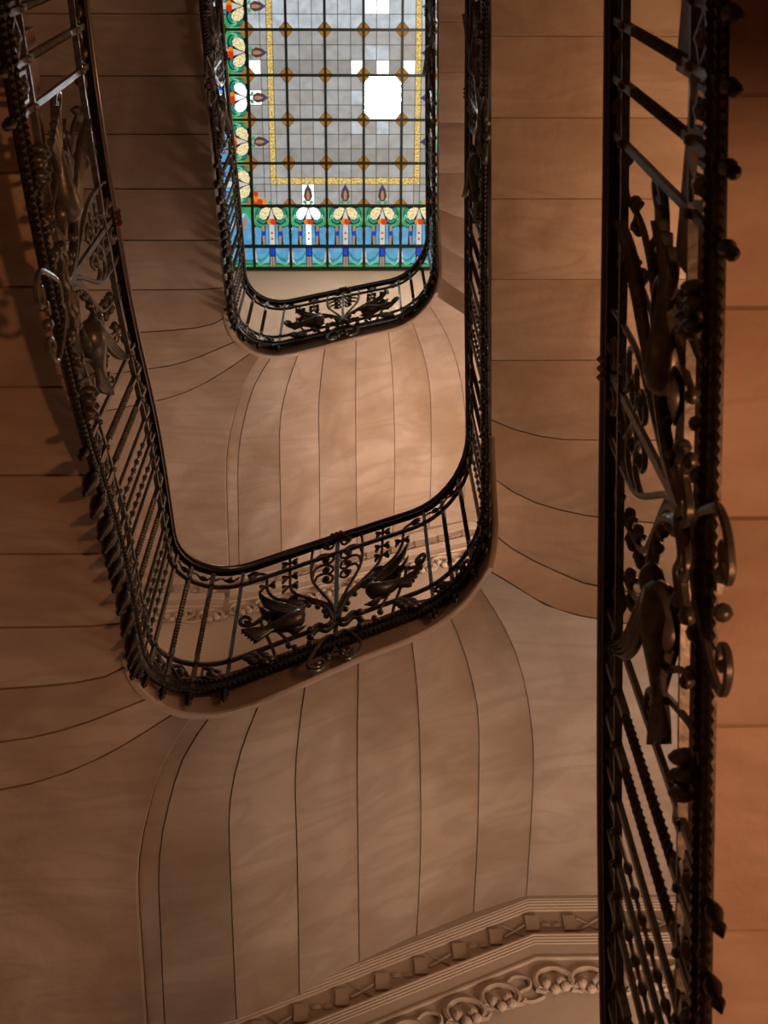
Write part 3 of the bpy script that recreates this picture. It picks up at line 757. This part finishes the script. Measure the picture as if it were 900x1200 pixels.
def circ(cx, cy, r, n=10, ry=None): return [(cx + r * math.cos(2*math.pi*q/n), cy + (ry or r) * math.sin(2*math.pi*q/n)) for q in range(n)]
def mir(P): return [(1 - x, y) for x, y in P]
B1 = []   # (name, polygon in cell coords x 0..1, y 0 (field side) .. 1, material, layer)
B1 += [('sky_piece', [(0.05, 0.5), (0.22, 0.55), (0.2, 0.98), (0.03, 0.98)], 'sky', 0), ('sky_piece', [(0.34, 0.45), (0.41, 0.45), (0.41, 0.98), (0.32, 0.98)], 'sky', 0),
       ('wing_piece', [(0.49, 0.04), (0.36, 0.02), (0.24, 0.06), (0.17, 0.16), (0.17, 0.27), (0.25, 0.35), (0.35, 0.33), (0.44, 0.2)], 'wing', 0),
       ('teal_scroll', [(0.16, 0.02), (0.09, 0.14), (0.09, 0.28), (0.16, 0.39), (0.27, 0.44), (0.36, 0.40), (0.38, 0.34), (0.25, 0.37), (0.16, 0.28), (0.155, 0.16), (0.22, 0.05)], 'teal', 1),
       ('green_scroll', [(0.0, 0.02), (0.14, 0.02), (0.07, 0.14), (0.07, 0.3), (0.15, 0.42), (0.28, 0.47), (0.36, 0.45), (0.3, 0.51), (0.16, 0.52), (0.02, 0.46)], 'green', 1),
       ('green_curl', [(0.07, 0.34), (0.09, 0.22), (0.15, 0.19), (0.20, 0.24), (0.19, 0.31), (0.14, 0.30), (0.15, 0.25), (0.11, 0.27), (0.10, 0.36)], 'mint', 2), ('mint_edge', [(0.0, 0.03), (0.05, 0.03), (0.04, 0.2), (0.05, 0.38), (0.0, 0.42)], 'mint', 2),
       ('side_column', [(0.22, 0.5), (0.30, 0.46), (0.31, 0.6), (0.31, 0.98), (0.25, 0.98), (0.235, 0.75)], 'beige', 1),
       ('blue_square', [(0.215, 0.62), (0.32, 0.62), (0.32, 0.75), (0.215, 0.75)], 'blue', 2),
       ('white_sliver', [(0.0, 0.55), (0.045, 0.55), (0.02, 0.98), (0.0, 0.98)], 'white', 0)]
B1 += [(n, mir(P), m, l) for n, P, m, l in B1]
B1 += [('white_spear', [(0.5, 0.05), (0.45, 0.22), (0.42, 0.32), (0.58, 0.32), (0.55, 0.22)], 'white', 0),
       ('white_column', [(0.425, 0.34), (0.575, 0.34), (0.575, 0.98), (0.425, 0.98)], 'white', 0),
       ('red_disc', circ(0.545, 0.385, 0.09, 10, 0.085), 'red', 3), ('orange_disc', circ(0.45, 0.385, 0.085, 10, 0.08), 'orange', 2),
       ('red_triangle', [(0.5, 0.62), (0.45, 0.70), (0.55, 0.70)], 'red', 1), ('red_triangle', [(0.5, 0.77), (0.45, 0.85), (0.55, 0.85)], 'red', 1)]
B2 = [('sky_piece', [(0.03, 0.03), (0.42, 0.03), (0.42, 0.8), (0.1, 0.8)], 'sky', 0),
      ('wave', [(0.03, 0.45), (0.15, 0.6), (0.28, 0.5), (0.42, 0.18), (0.42, 0.3), (0.29, 0.62), (0.15, 0.72), (0.03, 0.57)], 'teal', 1),
      ('wave', [(0.05, 0.68), (0.16, 0.82), (0.29, 0.72), (0.42, 0.45), (0.42, 0.52), (0.29, 0.78), (0.15, 0.88), (0.05, 0.75)], 'mint', 1),
      ('white_sliver', [(0.0, 0.03), (0.03, 0.03), (0.10, 0.7), (0.05, 0.8)], 'white', 1),
      ('green_strip', [(0.01, 0.84), (0.43, 0.84), (0.43, 0.99), (0.01, 0.99)], 'green', 0),
      ('base_column', [(0.44, 0.45), (0.495, 0.45), (0.495, 0.99), (0.43, 0.99)], 'beige', 0)]
B2 += [(n, mir(P), m, l) for n, P, m, l in B2]
B2 += [('blue_square', [(0.435, 0.03), (0.565, 0.03), (0.565, 0.42), (0.435, 0.42)], 'blue', 1)]
BUD = [('bud_petal', [(0.500, 0.49), (0.410, 0.62), (0.380, 0.78), (0.440, 0.9), (0.560, 0.9), (0.620, 0.78), (0.590, 0.62)], 'brown', 2),
       ('bud_core', [(0.500, 0.6), (0.455, 0.72), (0.462, 0.86), (0.538, 0.86), (0.545, 0.72)], 'beige', 3),
       ('bud_tip', [(0.500, 0.47), (0.432, 0.6), (0.500, 0.66), (0.568, 0.6)], 'violet', 3),
       ('bud_leaf', [(0.470, 0.98), (0.350, 0.93), (0.380, 0.86), (0.455, 0.9)], 'green', 3), ('bud_leaf', [(0.530, 0.98), (0.650, 0.93), (0.620, 0.86), (0.545, 0.9)], 'green', 3)]
FRUIT = [('red_disc', circ(0.1, 0.72, 0.075), 'red', 3), ('orange_disc', circ(0.1, 0.83, 0.085), 'orange', 2), ('red_disc', circ(0.2, 0.91, 0.085), 'red', 3), ('red_disc', circ(0.31, 0.9, 0.08), 'orange', 2),
         ('bud_leaf', [(0.03, 0.64), (0.07, 0.58), (0.12, 0.5), (0.11, 0.6)], 'green', 3), ('bud_leaf', [(0.4, 0.93), (0.47, 0.88), (0.56, 0.92), (0.48, 0.96)], 'green', 3)]
def cell(items, f, bright=False):
    for n, P, m, l in items:
        mm = m
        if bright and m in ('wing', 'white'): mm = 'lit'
        piece(n, [f(x, y) for x, y in P], mm, l, 0.006)
xr0 = FX0 + CW * NC
for i in range(NC):
    x0 = FX0 + i * CW
    cell(B1, lambda x, y: (x0 + x * CW, FY0 + 0.02 + y * (BH1 - 0.04)), i == 1)
    cell(B2, lambda x, y: (x0 + x * CW, FY0 + BH1 + 0.02 + y * (BH2 - 0.03)))
    if 0 < i < NC - 1: cell(BUD, lambda x, y: (x0 + x * CW, FY0 - CH + y * CH))
cell(FRUIT, lambda x, y: (FX0 + x * CW, FY0 - CH + y * CH)); cell(FRUIT, lambda x, y: (xr0 - x * CW, FY0 - CH + y * CH))
for r in range(7):
    y0 = FY0 - (r + 1) * CH
    for g, xe in ((-1, FX0), (1, xr0)):
        cell(B1, lambda x, y: (xe + g * (0.02 + y * (BW1 - 0.04)), y0 + x * CH), g < 0 and r == 2)
        cell(B2, lambda x, y: (xe + g * (BW1 + 0.02 + y * (BW2 - 0.03)), y0 + x * CH))
        cell([('amber_corner', [(a_, 0.0), (abs(a_ - 0.17), 0.0), (a_, 0.17)], 'amber', 3) for a_ in (0.0, 1.0)], lambda x, y: (xe + g * (0.03 + y * (BW1 - 0.04)), y0 + 0.03 * (1 - 2 * x) + x * CH))
        if r > 0: cell(BUD, lambda x, y: (xe - g * (CW - y * CW), y0 + x * CH))
# border corners
for g, xe in ((-1, FX0), (1, xr0)):
    f = lambda x, y: (xe + g * (0.02 + y * (BW1 - 0.04)), FY0 + 0.02 + x * (BH1 - 0.04))
    cell([('sky_piece', [(0.02, 0.02), (0.98, 0.02), (0.98, 0.98), (0.02, 0.98)], 'sky', 0), ('white_sliver', [(0.05, 0.05), (0.6, 0.5), (0.5, 0.6)], 'white', 1),
          ('side_column', [(0.3, 0.1), (0.9, 0.3), (0.85, 0.42), (0.28, 0.2)], 'beige', 1), ('green_scroll', [(0.02, 0.02), (0.4, 0.02), (0.2, 0.12), (0.12, 0.4), (0.02, 0.45)], 'green', 2)], f)
for g, xe in ((-1, FX0), (1, xr0)):
    for bx0, bx1, by0, by1 in ((BW1, BW1 + BW2, 0.0, BH1), (0.0, BW1, BH1, BH1 + BH2), (BW1, BW1 + BW2, BH1, BH1 + BH2)):
        for nm, c0, c1, mt in (('sky_piece', 0.06, 0.62, 'sky'), ('teal_band', 0.66, 0.8, 'teal'), ('green_strip', 0.84, 0.96, 'green')):
            if by0 == 0.0: P = [(bx0 + c0 * (bx1 - bx0), by0 + .03), (bx0 + c1 * (bx1 - bx0), by0 + .03), (bx0 + c1 * (bx1 - bx0), by1 - .03), (bx0 + c0 * (bx1 - bx0), by1 - .03)]
            else: P = [(bx0 + .03, by0 + c0 * (by1 - by0)), (bx1 - .03, by0 + c0 * (by1 - by0)), (bx1 - .03, by0 + c1 * (by1 - by0)), (bx0 + .03, by0 + c1 * (by1 - by0))]
            piece(nm, [(xe + g * x, FY0 + y) for x, y in P], mt)
# ceiling around the skylight
ch = 0.15
for k, (xa, xb, ya, yb) in enumerate(((XLW, XS[0], -3.9, DW), (XS[-1], XRW, -3.9, DW), (XS[0], XS[-1], -3.9, YT), (XS[0], XS[-1], YS[-1], DW))):
    if xb - xa > 0.01 and yb - ya > 0.01:
        wall('ceiling' if k == 0 else 'ceiling.%03d' % k, ((xa + xb) / 2, (ya + yb) / 2, ZC + ch), ((xb - xa) / 2, (yb - ya) / 2, ch), 'plaster')
wall('roof_cover', (-0.15, 2.2, ZC + 2 * ch + 0.05), (4.3, 6.0, 0.05), 'plaster')
